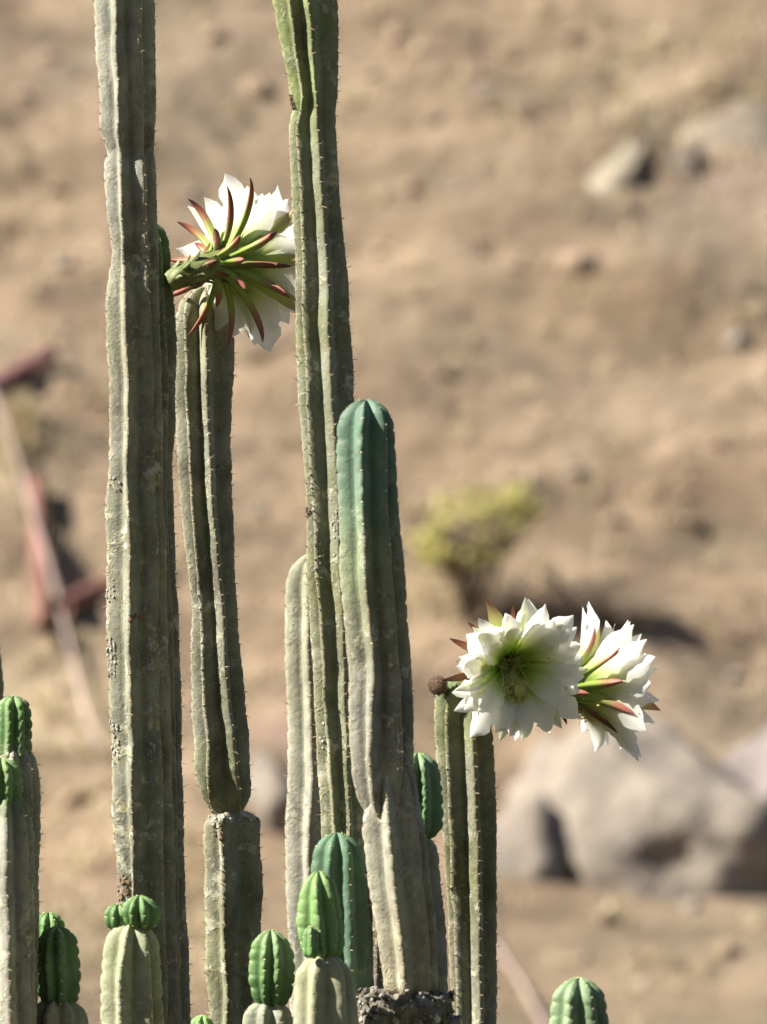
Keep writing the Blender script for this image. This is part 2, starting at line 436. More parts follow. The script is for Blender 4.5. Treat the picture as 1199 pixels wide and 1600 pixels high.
        for q in range(rnd.choice((2, 3, 3, 4)) if spine else 0):
            ln = (.003+.010*rnd.random()**1.8)*spine
            dr = (out*(.75+.5*rnd.random())+side*rnd.uniform(-.9, .9)+upv*rnd.uniform(-.7, .7)).normalized()
            s1 = dr.orthogonal().normalized(); s2 = dr.cross(s1); b1 = len(sv); w = .0005
            for a in (0, 2.09, 4.19): sv.append(p+s1*w*math.cos(a)+s2*w*math.sin(a))
            sv.append(p+dr*ln)
            for a in range(3): sf.append((b1+a, b1+(a+1) % 3, b1+3)); sm.append(1)
    if sv:
        so_ = mesh_obj("spines", sv, sf, [M[felt], M['spine']], o, smooth=False, fmat=sm, off=root.location)
        so_['kind'] = 'stuff'
    return o

def cactus(px, d, label, group=None):
    r = empty("cactus", (P(px, 800, d).x, d, 0.0))
    return tag(r, label, "cactus", group, "thing")

def flakes(root, parent, name, pts, mat, rnd, size):
    """Crusty scales: each a little irregular tilted plate."""
    sv = []; sf = []
    for (p, nrm) in pts:
        s1 = nrm.orthogonal().normalized(); s2 = nrm.cross(s1); b0 = len(sv); q = rnd.randint(5, 7); rs = size*(.5+rnd.random())
        tilt = s1*rnd.uniform(-.4, .4)+s2*rnd.uniform(-.4, .4)
        a0 = rnd.random()*6
        for lay, hgt in ((1.0, 0), (.75, .45)):
            for a in range(q):
                aa = a0+a*2*math.pi/q; rr = rs*lay*(.7+.5*rnd.random())
                o_ = s1*math.cos(aa)*rr+s2*math.sin(aa)*rr
                sv.append(p+o_+nrm*(hgt*rs+tilt.dot(o_)))
        sf += [(b0+a, b0+(a+1) % q, b0+q+(a+1) % q, b0+q+a) for a in range(q)]; sf.append(tuple(b0+q+a for a in range(q)))
    o = mesh_obj(name, sv, sf, mat, parent, smooth=False, off=root.location); o['kind'] = 'stuff'
    return o

# --- A: the tall thick column
cA = cactus(210, 12.0, "tallest thick grey-olive cactus column with lichen blotches, rising beside the long second column")
sA = segment(cA, "stem", [
    [(-120, 146), (0, 147), (100, 150), (200, 156), (235, 166), (262, 161), (340, 168), (400, 173), (470, 166), (600, 168), (740, 171), (800, 164), (950, 165), (1100, 170), (1300, 178), (1400, 187), (1600, 195), (3100, 180)],
    [(-120, 182), (0, 183), (150, 184), (240, 188), (340, 190), (450, 196), (600, 200), (740, 200), (850, 203), (1000, 204), (1300, 209), (1600, 215), (3100, 205)],
    [(-120, 222), (0, 222), (130, 222), (200, 224), (400, 232), (600, 240), (900, 247), (1200, 254), (1600, 262), (3100, 262)],
    [(-120, 244), (0, 244), (200, 243), (330, 247), (500, 251), (700, 255), (900, 261), (1050, 266), (1250, 272), (1600, 284), (3100, 285)]],
    -110, None, 12.0, [(-110, OLIVE), (60, GREY), (300, GREY), (520, OLD), (1000, OLD), (1600, DGREY)], [(0, 1)], nback=3, dep=.25, pw_=1.4, spac=22, dent=.035, seed=1, wob=.03, pinch=((238, .06, 16),))
rnd = random.Random(4)
def surf_pts(ob, root, cx, cy, rx, ry, n, rnd, front=True):
    """Points of a stem's surface near an image place: taken from its own vertices."""
    me = ob.data; res = []; lx, lz = [], []
    base = Vector(root.location)
    for v in me.vertices:
        w = v.co+base; kk = 12000/w.y
        if front and v.normal.y > -.15: continue
        px = w.x*kk+599.5; py = 800-(w.z-ZC)*kk
        if ((px-cx)/rx)**2+((py-cy)/ry)**2 < 1: res.append((w.copy(), v.normal.copy()))
    rnd.shuffle(res); return res[:n]
flakes(cA, sA, "brown_scar", surf_pts(sA, cA, 190, 1398, 14, 32, 60, rnd), M['scab'], rnd, .004)
flakes(cA, sA, "brown_scar", surf_pts(sA, cA, 214, 966, 16, 7, 16, rnd), M['scab'], rnd, .003)
flakes(cA, sA, "lichen", surf_pts(sA, cA, 172, 1030, 12, 36, 60, rnd)+surf_pts(sA, cA, 236, 1025, 13, 22, 34, rnd)+surf_pts(sA, cA, 230, 955, 10, 9, 8, rnd)+surf_pts(sA, cA, 175, 1160, 12, 40, 34, rnd)
       + surf_pts(sA, cA, 201, 1110, 8, 8, 10, rnd)+surf_pts(sA, cA, 238, 1180, 8, 20, 16, rnd)+surf_pts(sA, cA, 172, 920, 10, 20, 20, rnd)+surf_pts(sA, cA, 180, 755, 12, 14, 14, rnd), M['crust'], rnd, .0022)

# --- A2: the green-tipped column close behind, carrying a flower
cA2 = cactus(228, 12.11, "cactus column close behind the thickest column, its dark green tip bearing a side-facing flower")
segment(cA2, "stem", [
    [(340, 195), (600, 200), (1600, 215), (3100, 215)],
    [(340, 228), (600, 232), (1000, 240), (1600, 250), (3100, 250)],
    [(340, 250), (420, 254), (600, 263), (800, 262), (1000, 272), (1600, 284), (3100, 284)],
    [(340, 262), (380, 266), (440, 271), (520, 276), (620, 275), (720, 271), (800, 273), (900, 276), (960, 280), (1050, 284), (1200, 286), (1400, 291), (1500, 297), (1600, 298), (3100, 296)]],
    344, None, 12.11, [(344, DGREEN), (430, (.09, .15, .06)), (560, OLD), (1600, DGREY)], [(344, .1), (430, .6), (560, 1)], nback=3, dep=.2, pw_=1.4, spac=21, dent=.04, seed=2)

# --- B: second column with a waist joint
cB = cactus(345, 12.22, "two-part cactus column with a rounded joint resting on a crusty lower stem")
segment(cB, "stem", [
    [(450, 275), (600, 273), (700, 275), (780, 281), (860, 289), (930, 298), (960, 300), (1000, 297), (1100, 299), (1200, 304), (1245, 315), (1262, 328)],
    [(450, 288), (600, 290), (700, 294), (800, 301), (900, 309), (1000, 315), (1100, 320), (1200, 326), (1260, 330)],
    [(450, 322), (600, 326), (700, 329), (780, 334), (870, 342), (950, 350), (1050, 356), (1150, 366), (1230, 377), (1260, 378)],
    [(450, 370), (600, 367), (700, 361), (800, 366), (900, 368), (980, 373), (1050, 380), (1150, 390), (1230, 396), (1250, 392), (1266, 380)]],
    448, 1281, 12.22, [(448, (.25, .255, .16)), (600, OLD), (1000, OLD), (1278, OLIVE)], [(448, .7), (560, 1)], nback=3, dep=.29, pw_=1.35, spac=19, dent=.045, seed=3, bdome=.75, wob=.02)
sB = segment(cB, "lower_stem", [
    [(1260, 318), (1400, 318), (1500, 321), (1600, 326), (3100, 330)],
    [(1260, 346), (1400, 350), (1600, 356), (3100, 360)],
    [(1260, 408), (1330, 409), (1400, 412), (1600, 410), (3100, 412)]],
    1264, None, 12.22, [(1263, (.22, .21, .14)), (1600, OLIVE)], [(1263, 1)], nback=3, dep=.27, pw_=1.4, spac=20, dent=.04, seed=4, dome=.55, wob=.04, spine=1.2)
rnd = random.Random(5)
flakes(cB, sB, "lichen", surf_pts(sB, cB, 358, 1278, 50, 14, 130, rnd), M['crust'], rnd, .0036)
flakes(cB, sB, "brown_scar", surf_pts(sB, cB, 343, 1300, 8, 14, 14, rnd), M['scab'], rnd, .0025)

# --- C: tall slim column in the middle
cC = cactus(515, 11.88, "tall slim olive cactus column with a pinched notch in its upper stem")
sC = segment(cC, "stem", [
    [(-120, 421), (0, 425), (80, 440), (150, 453), (172, 457), (190, 451), (300, 455), (400, 460), (500, 462), (600, 464), (680, 470), (760, 477), (800, 478), (900, 479), (1000, 485), (1100, 491), (1200, 497), (1300, 501), (1600, 505), (3100, 505)],
    [(-120, 449), (0, 452), (80, 462), (150, 472), (200, 464), (300, 469), (400, 472), (500, 474), (600, 479), (700, 483), (800, 489), (900, 495), (1000, 502), (1100, 508), (1200, 517), (1300, 522), (1600, 526), (3100, 526)],
    [(-120, 480), (0, 483), (80, 489), (150, 496), (200, 498), (300, 504), (400, 511), (500, 515), (600, 519), (700, 526), (800, 530), (1000, 538), (1200, 545), (1300, 548), (1600, 548), (3100, 548)],
    [(-120, 531), (0, 531), (150, 529), (200, 526), (300, 531), (400, 541), (500, 548), (600, 555), (700, 558), (900, 560), (1100, 566), (1300, 570), (1600, 575), (3100, 572)]],
    -115, None, 11.88, [(-115, (.20, .235, .09)), (150, (.20, .235, .09)), (260, OLIVE), (1000, (.17, .17, .09)), (1300, OLIVE)], [(-115, .55), (160, .7), (300, 1)], nback=3, dep=.25, pw_=1.35, spac=20, dent=.035, seed=6, pinch=((172, .05, 14),))
rnd = random.Random(6)
flakes(cC, sC, "lichen", surf_pts(sC, cC, 484, 770, 9, 34, 26, rnd)+surf_pts(sC, cC, 497, 880, 10, 60, 40, rnd)+surf_pts(sC, cC, 500, 1120, 8, 60, 34, rnd)+surf_pts(sC, cC, 524, 830, 7, 40, 22, rnd), M['crust'], rnd, .0019)
flakes(cC, sC, "brown_scar", surf_pts(sC, cC, 455, 160, 6, 12, 18, rnd)+surf_pts(sC, cC, 478, 800, 6, 10, 10, rnd), M['scab'], rnd, .0024)

# --- C2: bent shoulder stem behind C
cC2 = cactus(480, 12.66, "pale grey-green cactus stem with a rounded shoulder, tucked behind the tall slim column")
segment(cC2, "stem", [
    [(860, 466), (885, 455), (905, 448), (930, 444), (980, 444), (1100, 447), (1200, 449), (1300, 446), (1450, 448), (1600, 452), (3100, 452)],
    [(860, 484), (905, 481), (1000, 482), (1100, 486), (1200, 489), (1300, 484), (1450, 482), (1600, 484), (3100, 484)],
    [(860, 520), (930, 528), (1200, 536), (1600, 540), (3100, 540)]],
    862, None, 12.66, [(862, (.28, .285, .185)), (1100, (.25, .24, .16)), (1300, GREY)], [(862, .5), (1000, .8)], nback=3, dep=.32, pw_=1.5, spac=24, dent=.03, seed=7, dome=.9)

# --- D: blue-green tipped column standing on a grey tapered joint over a lichened stump
cD = cactus(610, 11.68, "blue-green tipped cactus column growing from a grey tapered joint on a lichen-covered stump")
segment(cD, "stem", [
    [(620, 527), (700, 526), (800, 528), (880, 529), (960, 537), (1050, 543), (1150, 545), (1210, 549), (1260, 560)],
    [(620, 565), (700, 565), (800, 566), (900, 571), (1000, 581), (1060, 584), (1120, 578), (1180, 576), (1260, 584)],
    [(620, 601), (700, 606), (800, 606), (900, 612), (1000, 620), (1100, 626), (1260, 626)],
    [(620, 614), (680, 618), (740, 621), (800, 624), (900, 635), (1000, 642), (1100, 646), (1200, 649), (1260, 640)]],
    624, 1282, 11.68, [(624, BLUE), (760, (.095, .16, .105)), (850, (.16, .20, .11)), (960, (.21, .215, .13)), (1100, DGREY), (1280, GREY)], [(624, .05), (740, .2), (860, .75), (1000, 1)], nback=3, dep=.33, pw_=1.7, spac=27, dent=.035, seed=8, bdome=1.1, spine=.6, felt='areole_y')
segment(cD, "lower_stem", [
    [(1180, 588), (1240, 572), (1290, 567), (1340, 570), (1400, 577), (1450, 586), (1500, 594), (1550, 601)],
    [(1180, 605), (1240, 603), (1300, 607), (1360, 614), (1420, 622), (1480, 628), (1550, 633)],
    [(1180, 632), (1240, 644), (1300, 654), (1380, 662), (1450, 669), (1550, 676)],
    [(1180, 645), (1240, 656), (1300, 666), (1380, 675), (1450, 682), (1550, 688)]],
    1178, 1560, 11.68, [(1178, GREY), (1400, (.30, .285, .21)), (1560, (.29, .25, .16))], [(1178, .85)], nback=3, dep=.31, pw_=1.6, spac=24, dent=.05, seed=9, dome=1.3, bdome=.45, spine=.9)
# stump
rnd = random.Random(9)
sv = []; nst, nsa = 70, 56
for a in range(nst):
    py = 1553+(GROUND_PY-1553)*(a/(nst-1))**1.9
    cw = P(632, py, 11.68)
    for b in range(nsa):
        an = 2*math.pi*b/nsa
        rr = .062*(1+.12*math.sin(5*an+.6))*(1+.45*noise.noise(Vector((math.cos(an)*2, math.sin(an)*2, py*.02)))+.30*noise.noise(Vector((math.cos(an)*5, math.sin(an)*5, py*.06))))
        if a < 4: rr *= (.45, .78, .93, 1.0)[a]
        sv.append((cw.x+rr*math.cos(an), cw.y+rr*math.sin(an), cw.z+.022*noise.noise(Vector((an*3, 1, py*.1)))))
sf = [(a*nsa+b, (a+1)*nsa+b, (a+1)*nsa+(b+1) % nsa, a*nsa+(b+1) % nsa) for a in range(nst-1) for b in range(nsa)]
sf.append(tuple(range(nsa)))
stump = mesh_obj("stump", sv, sf, M['bark'], cD, off=cD.location)
stump['label'] = "rough grey stump crusted with pale lichen"
pts = []
for v in stump.data.vertices:
    w = v.co+cD.location
    if w.z > 1.40 and rnd.random() < .95:
        for q in range(3): pts.append((w+Vector((rnd.uniform(-.006, .006), 0, rnd.uniform(-.006, .006))), (Vector((w.x-cD.location.x-.02, w.y-11.68, .02)).normalized()+Vector((rnd.uniform(-.5, .5), rnd.uniform(-.5, .5), rnd.uniform(-.2, .7)))).normalized()))
rnd.shuffle(pts)
flakes(cD, stump, "lichen", pts[:420], M['crust'], rnd, .0030)
flakes(cD, stump, "lichen", pts[420:520], M['crust'], rnd, .0065)
flakes(cD, stump, "bark_scales", pts[520:760], M['bark'], rnd, .0060)

# --- E: grey stem with a green pup, behind D
cE = cactus(655, 11.775, "grey cactus stem with a ribbed green pup on top, behind the blue-green tipped column")
segment(cE, "stem", [[(1290, 612), (1400, 606), (1600, 606), (3100, 606)], [(1290, 640), (1600, 646), (3100, 646)], [(1290, 678), (1340, 688), (1420, 694), (1500, 700), (1600, 702), (3100, 702)]],
        1296, None, 11.775, [(1296, PGREY), (1400, DGREY)], [(1296, .6), (1400, 1)], nback=3, dep=.22, pw_=1.5, spac=22, seed=10)
segment(cE, "pup", [[(1178, 622), (1240, 620), (1310, 624)], [(1178, 642), (1310, 644)], [(1178, 664), (1250, 664), (1310, 664)], [(1178, 684), (1240, 692), (1280, 693), (1310, 688)]],
        1176, 1313, 11.775, [(1176, (.15, .25, .10)), (1230, (.10, .18, .085)), (1313, (.06, .14, .05))], [(1176, 0)], nback=2, dep=.3, pw_=1.9, spac=19, dent=.10, seed=11, dome=.8, bdome=.7, spine=.5, felt='areole_y', smoothpx=16, step=2.5)

# --- F: right column with the two flowers
cF = cactus(735, 12.50, "dark-ribbed cactus column topped by a pair of white flowers and a woolly brown bud")
segment(cF, "stem", [
    [(1060, 680), (1100, 679), (1200, 681), (1300, 689), (1400, 698), (1500, 703), (1600, 707), (3100, 707)],
    [(1060, 706), (1100, 697), (1200, 697), (1300, 701), (1400, 706), (1500, 711), (1600, 715), (3100, 715)],
    [(1060, 738), (1150, 741), (1300, 746), (1400, 750), (1500, 752), (1600, 753), (3100, 753)],
    [(1060, 762), (1100, 770), (1180, 774), (1300, 776), (1500, 778), (1600, 778), (3100, 776)]],
    1058, None, 12.50, [(1058, (.16, .21, .08)), (1120, (.17, .185, .09)), (1400, (.165, .165, .085)), (1600, OLD)], [(1058, .3), (1130, .8), (1300, 1)], nback=3, dep=.30, pw_=1.35, spac=21, dent=.04, seed=12, dome=.75, spine=.9)

# --- G: pale column with two round pups in front of A
cG = cactus(206, 11.68, "pale green cactus column with two little round pups crowning it, before the thickest column")
segment(cG, "stem", [[(1435, 170), (1470, 163), (1520, 158), (1600, 155), (1800, 156), (3100, 160)], [(1435, 198), (1470, 194), (1520, 190), (1600, 188), (3100, 190)], [(1435, 222), (1470, 232), (1520, 238), (1600, 239), (3100, 238)], [(1435, 242), (1480, 250), (1540, 255), (1600, 257), (3100, 256)]],
        1438, None, 11.68, [(1438, PALE), (1600, (.27, .28, .17))], [(1438, .3), (1600, .6)], nback=3, dep=.33, pw_=1.6, spac=25, dent=.05, seed=13, dome=.9, spine=.7)
segment(cG, "pup", [[(1400, 190), (1425, 189), (1455, 194)], [(1400, 207), (1455, 205)], [(1400, 228), (1455, 226)], [(1400, 248), (1425, 253), (1455, 248)]],
        1399, 1455, 11.67, [(1399, GREEN), (1455, DGREEN)], [(1399, 0)], nback=2, dep=.36, pw_=1.9, spac=17, dent=.08, seed=14, dome=.85, bdome=.8, spine=.3, felt='areole_y', smoothpx=10, step=2)
segment(cG, "pup", [[(1410, 164), (1430, 162), (1455, 166)], [(1410, 178), (1455, 178)], [(1410, 194), (1455, 192)], [(1410, 206), (1455, 204)]],
        1412, 1456, 11.69, [(1412, GREEN), (1456, DGREEN)], [(1412, 0)], nback=2, dep=.3, pw_=1.9, spac=17, dent=.08, seed=15, dome=.9, bdome=.8, spine=.3, felt='areole_y', smoothpx=10, step=2)

# --- H: dark green pup at lower left with a smaller one behind
cH = cactus(95, 11.92, "short grey cactus stem capped by a plump dark green pup with a smaller pup behind")
segment(cH, "stem", [[(1555, 50), (1600, 46), (3100, 46)], [(1555, 80), (1600, 78), (3100, 78)], [(1555, 112), (1600, 114), (3100, 114)], [(1555, 128), (1585, 138), (1620, 142), (3100, 142)]],
        1556, None, 11.92, [(1556, (.25, .25, .17)), (1700, GREY)], [(1556, .7)], nback=3, dep=.28, pw_=1.6, spac=22, dent=.05, seed=16, dome=.7)
segment(cH, "pup", [[(1448, 62), (1500, 56), (1574, 62)], [(1448, 78), (1500, 72), (1574, 76)], [(1448, 96), (1500, 97), (1574, 96)], [(1448, 118), (1480, 124), (1520, 128), (1574, 122)]],
        1447, 1574, 11.92, [(1447, (.095, .17, .055)), (1574, (.065, .12, .045))], [(1447, 0)], nback=3, dep=.32, pw_=1.9, spac=20, dent=.08, seed=17, dome=.75, bdome=.55, spine=.4, felt='areole_y', smoothpx=16, step=2.5)
segment(cH, "pup", [[(1424, 54), (1500, 52)], [(1424, 70), (1500, 70)], [(1424, 88), (1500, 88)], [(1424, 100), (1450, 104), (1500, 102)]],
        1425, 1560, 11.99, [(1425, GREEN), (1500, DGREEN)], [(1424, 0)], nback=3, dep=.3, pw_=1.9, spac=18, dent=.1, seed=18, dome=.8, bdome=.6, spine=.3, felt='areole_y', smoothpx=14, step=2.5)

# --- I: the far-left group
cI1 = cactus(12, 11.80, "grey cactus stem with a lit rib and knobbly green tip beside the plump dark pup")
segment(cI1, "stem", [[(1245, -32), (1300, -36), (3100, -36)], [(1245, 12), (1300, 15), (1450, 17), (1600, 19), (3100, 19)], [(1245, 36), (1300, 46), (1400, 50), (1600, 50), (3100, 50)], [(1245, 44), (1300, 56), (1400, 57), (1600, 57), (3100, 57)]],
        1240, None, 11.80, [(1240, (.13, .2, .07)), (1290, GREY), (1600, GREY)], [(1240, .3), (1300, .9)], nback=3, dep=.26, pw_=1.5, spac=23, dent=.06, seed=19, dome=.5)
segment(cI1, "pup", [[(1185, -28), (1280, -30)], [(1185, -6), (1280, -6)], [(1185, 14), (1280, 16)], [(1185, 32), (1215, 36), (1280, 38)]],
        1184, 1300, 11.80, [(1184, (.165, .26, .085)), (1260, (.11, .2, .055)), (1300, (.15, .19, .08))], [(1184, .1), (1300, .5)], nback=3, dep=.3, pw_=1.9, spac=16, dent=.13, seed=20, dome=.7, bdome=.4, spine=.3, felt='areole_y', smoothpx=14, step=2.5)
cI2 = cactus(38, 11.90, "grey cactus stem with a knobbly green cap, behind the lit-rib stem")
segment(cI2, "stem", [[(1165, -6), (1220, -14), (3100, -14)], [(1165, 22), (1300, 22), (3100, 22)], [(1165, 46), (1200, 52), (3100, 50)], [(1165, 52), (1200, 62), (1240, 65), (1400, 62), (1600, 60), (3100, 60)]],
        1160, None, 11.90, [(1160, GREY), (1220, (.24, .23, .17)), (1600, DGREY)], [(1160, .8)], nback=3, dep=.24, pw_=1.5, spac=21, dent=.05, seed=21, dome=.8, spine=1.3)
segment(cI2, "pup", [[(1088, -4), (1180, -6)], [(1088, 14), (1180, 14)], [(1088, 36), (1180, 36)], [(1088, 46), (1130, 51), (1180, 52)]],
        1087, 1190, 11.90, [(1087, (.15, .24, .085)), (1140, (.09, .18, .055)), (1190, (.11, .16, .07))], [(1087, .05), (1190, .4)], nback=3, dep=.3, pw_=1.9, spac=17, dent=.12, seed=22, dome=.7, bdome=.4, spine=.3, felt='areole_y', smoothpx=14, step=2.5)
cI0 = cactus(-44, 12.75, "smooth dark cactus stem just past the grey stem with the knobbly green cap")
segment(cI0, "stem", [[(940, -84), (1600, -92), (3100, -92)], [(940, -56), (1600, -56), (3100, -56)], [(940, -18), (1600, -16), (3100, -16)], [(940, -6), (1000, 0), (1060, 5), (1150, 8), (1300, 8), (3100, 4)]],
        930, None, 12.75, [(930, BLUE), (1000, (.10, .15, .07)), (1100, DGREY)], [(930, .2), (1100, .9)], nback=3, dep=.28, pw_=1.5, spac=22, dent=.05, seed=23)

# --- J, K, L, M, N: low stems and pups along the bottom
cJ = cactus(424, 11.78, "round green pup on a grey stem, at the foot of the two-part column")
segment(cJ, "stem", [[(1565, 384), (1600, 379), (3100, 378)], [(1565, 412), (3100, 412)], [(1565, 442), (3100, 446)], [(1565, 452), (1600, 462), (3100, 464)]],
        1562, None, 11.78, [(1562, PGREY), (1700, GREY)], [(1562, .5)], nback=3, dep=.3, pw_=1.7, spac=24, seed=24, dome=.6)
segment(cJ, "pup", [[(1455, 400), (1490, 390), (1530, 388), (1574, 398)], [(1455, 416), (1500, 412), (1574, 414)], [(1455, 436), (1500, 437), (1574, 434)], [(1455, 448), (1490, 461), (1530, 463), (1574, 452)]],
        1453, 1576, 11.78, [(1453, (.13, .225, .065)), (1520, (.09, .17, .055)), (1576, (.05, .12, .035))], [(1453, 0)], nback=3, dep=.33, pw_=1.9, spac=20, dent=.07, seed=25, dome=.75, bdome=.6, spine=.45, felt='areole_y', smoothpx=14, step=2.5)
cK = cactus(508, 11.58, "bright green pup with a pinched side on a pale broad stem, before the blue-green stem")
segment(cK, "stem", [[(1490, 474), (1520, 462), (1560, 458), (1600, 457), (3100, 458)], [(1490, 494), (1540, 490), (1600, 488), (3100, 488)], [(1490, 530), (1540, 538), (1600, 540), (3100, 540)], [(1490, 540), (1520, 553), (1560, 559), (1600, 561), (3100, 560)]],
        1486, None, 11.58, [(1486, (.27, .27, .15)), (1600, (.26, .26, .165))], [(1486, .45)], nback=3, dep=.28, pw_=1.8, spac=27, dent=.03, seed=26, dome=.8, spine=.4)
segment(cK, "pup", [[(1362, 478), (1400, 466), (1440, 462), (1498, 474)], [(1362, 492), (1400, 494), (1440, 499), (1498, 506)], [(1362, 512), (1400, 521), (1440, 527), (1498, 524)], [(1362, 518), (1400, 531), (1440, 536), (1480, 539), (1498, 530)]],
        1361, 1500, 11.58, [(1361, (.165, .275, .085)), (1440, (.15, .25, .085)), (1500, (.08, .18, .05))], [(1361, 0)], nback=3, dep=.36, pw_=2.0, spac=22, dent=.06, seed=27, dome=.85, bdome=.5, spine=.35, felt='areole_y', smoothpx=16, step=2.5)
segment(cK, "pup", [[(1440, 474), (1490, 474)], [(1440, 486), (1490, 488)], [(1440, 498), (1490, 500)]],
        1447, 1497, 11.545, [(1440, (.13, .215, .07)), (1500, (.08, .2, .05))], [(1440, 0)], nback=2, dep=.2, pw_=1.9, spac=18, dent=.08, seed=28, dome=1.2, bdome=.7, spine=.3, felt='areole_y', smoothpx=10, step=2)
cL = cactus(535, 11.79, "dark blue-green smooth cactus stem with a lit left edge, behind the bright green pup")
segment(cL, "stem", [[(1300, 494), (1350, 486), (1400, 484), (1600, 490), (3100, 492)], [(1300, 518), (1350, 512), (1500, 512), (3100, 512)], [(1300, 544), (1350, 547), (1450, 551), (1600, 553), (3100, 553)], [(1300, 558), (1350, 571), (1450, 582), (1600, 586), (3100, 586)]],
        1301, None, 11.79, [(1301, (.075, .15, .078)), (1450, BLUE), (1600, (.10, .16, .10))], [(1301, .05), (1600, .3)], nback=3, dep=.3, pw_=1.8, spac=26, dent=.03, seed=29, dome=.8, spine=.5, felt='areole_y')
cM = cactus(316, 11.78, "tiny fresh green cactus tip between the pale crowned column and the round green pup")
segment(cM, "stem", [[(1585, 300), (1610, 296), (3100, 292)], [(1585, 312), (3100, 310)], [(1585, 326), (3100, 328)], [(1585, 332), (1610, 336), (3100, 340)]],
        1586, None, 11.78, [(1586, (.15, .31, .07)), (1640, PGREY)], [(1586, 0), (1700, .6)], nback=3, dep=.3, pw_=1.9, spac=16, dent=.1, seed=30, dome=.7, spine=.3, felt='areole_y', smoothpx=10)
cN = cactus(905, 11.48, "lone pale green cactus tip standing apart from the cluster, below the boulders")
segment(cN, "stem", [[(1528, 872), (1560, 861), (1600, 856), (1700, 852), (3100, 855)], [(1528, 890), (1560, 887), (1600, 884), (3100, 884)], [(1528, 920), (1560, 925), (1600, 928), (3100, 928)], [(1528, 936), (1560, 948), (1600, 953), (1700, 957), (3100, 955)]],
        1527, None, 11.48, [(1527, (.145, .215, .105)), (1600, (.155, .22, .115)), (1800, PGREY)], [(1527, 0), (1800, .7)], nback=3, dep=.3, pw_=1.9, spac=21, dent=.06, seed=31, dome=.7, spine=.4, felt='areole_y', smoothpx=14, step=2.5)
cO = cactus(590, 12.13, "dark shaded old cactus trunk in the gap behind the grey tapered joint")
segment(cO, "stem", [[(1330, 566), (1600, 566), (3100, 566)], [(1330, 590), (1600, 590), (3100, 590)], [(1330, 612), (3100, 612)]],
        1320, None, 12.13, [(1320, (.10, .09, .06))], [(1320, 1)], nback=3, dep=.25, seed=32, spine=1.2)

# ------------------------------------------------------------------ flowers
def petal_mesh(name, L, W, a0, a1, r0, shape, cup, rnd, mat, nv=12, nu=6, rag=.0, thick=0.0, twist=0.0, curl=0.0, z0=0.0):
    """A petal leaving a rim of radius r0 at angle a0 from the flower's axis and bending to a1; local frame, heading +X."""
    sx_, sy_ = zip(*shape); V = []; A = []
    rho, z = r0, z0; up = 0
    wav = rnd.random()*6
    for i in range(nv+1):
        s = i/nv; al = R(a0+(a1-a0)*s**1.15+curl*max(0, s-.7)/.3)
        if i: rho += math.sin(al)*L/nv; z += math.cos(al)*L/nv
        w = W*float(np.interp(s, sx_, sy_))/2
        nrm = Vector((-math.cos(al), 0, math.sin(al)))          # towards the inside of the flower
        tw = twist*s
        for j in range(nu+1):
            t = 2*j/nu-1
            jag = 1+(rag*(rnd.random()-.5)*2 if abs(t) == 1 and s > .35 else 0)
            off = cup*w*t*t+.10*w*math.sin(wav+7*s+2.2*t)*abs(t)
            lat = w*t*jag*math.cos(tw); off += w*t*math.sin(tw)
            p = Vector((rho, lat, z))+nrm*off
            V.append(p); A.append((s, abs(t), 0))
    n = nu+1
    F = [(a*n+b, a*n+b+1, (a+1)*n+b+1, (a+1)*n+b) for a in range(nv) for b in range(nu)]
    if thick:                                                    # fleshy: a closed back side
        m = len(V)
        for a in range(nv+1):
            s = a/nv; al = R(a0+(a1-a0)*s**1.15); nr_ = Vector((math.cos(al), 0, -math.sin(al)))
            for b in range(n):
                t = 2*b/nu-1; V.append(V[a*n+b]+nr_*thick*(1-t*t)*(1-s**3*.8)); A.append(A[a*n+b])
        F += [(m+a*n+b+1, m+a*n+b, m+(a+1)*n+b, m+(a+1)*n+b+1) for a in range(nv) for b in range(nu)]
    o = mesh_obj(name, V, F, mat)
    cattr(o, "aux", A)
    return o

PET = [(0, .42), (.25, .62), (.48, .9), (.6, 1.0), (.72, .92), (.84, .62), (.92, .30), (1, .02)]
PET_R = [(0, .42), (.25, .64), (.5, .94), (.64, 1.0), (.78, .9), (.88, .66), (.94, .34), (1, .02)]
SEP = [(0, .75), (.25, .95), (.5, 1.0), (.75, .8), (.9, .5), (1, .06)]
MID = [(0, .5), (.3, .8), (.55, 1.0), (.75, .85), (.9, .42), (1, .03)]

def put(o, parent, phi, tilt=0.0, yaw=0.0):
    o.parent = parent
    o.matrix_local = Matrix.Rotation(phi, 4, 'Z') @ Matrix.Rotation(tilt, 4, 'Y') @ Matrix.Rotation(yaw, 4, 'X')
    return o

def place_copy(src, parent, phi, tilt, yaw, first):
    o = src if first else src.copy()
    if not first: C.objects.link(o)
    return put(o, parent, phi, tilt, yaw)

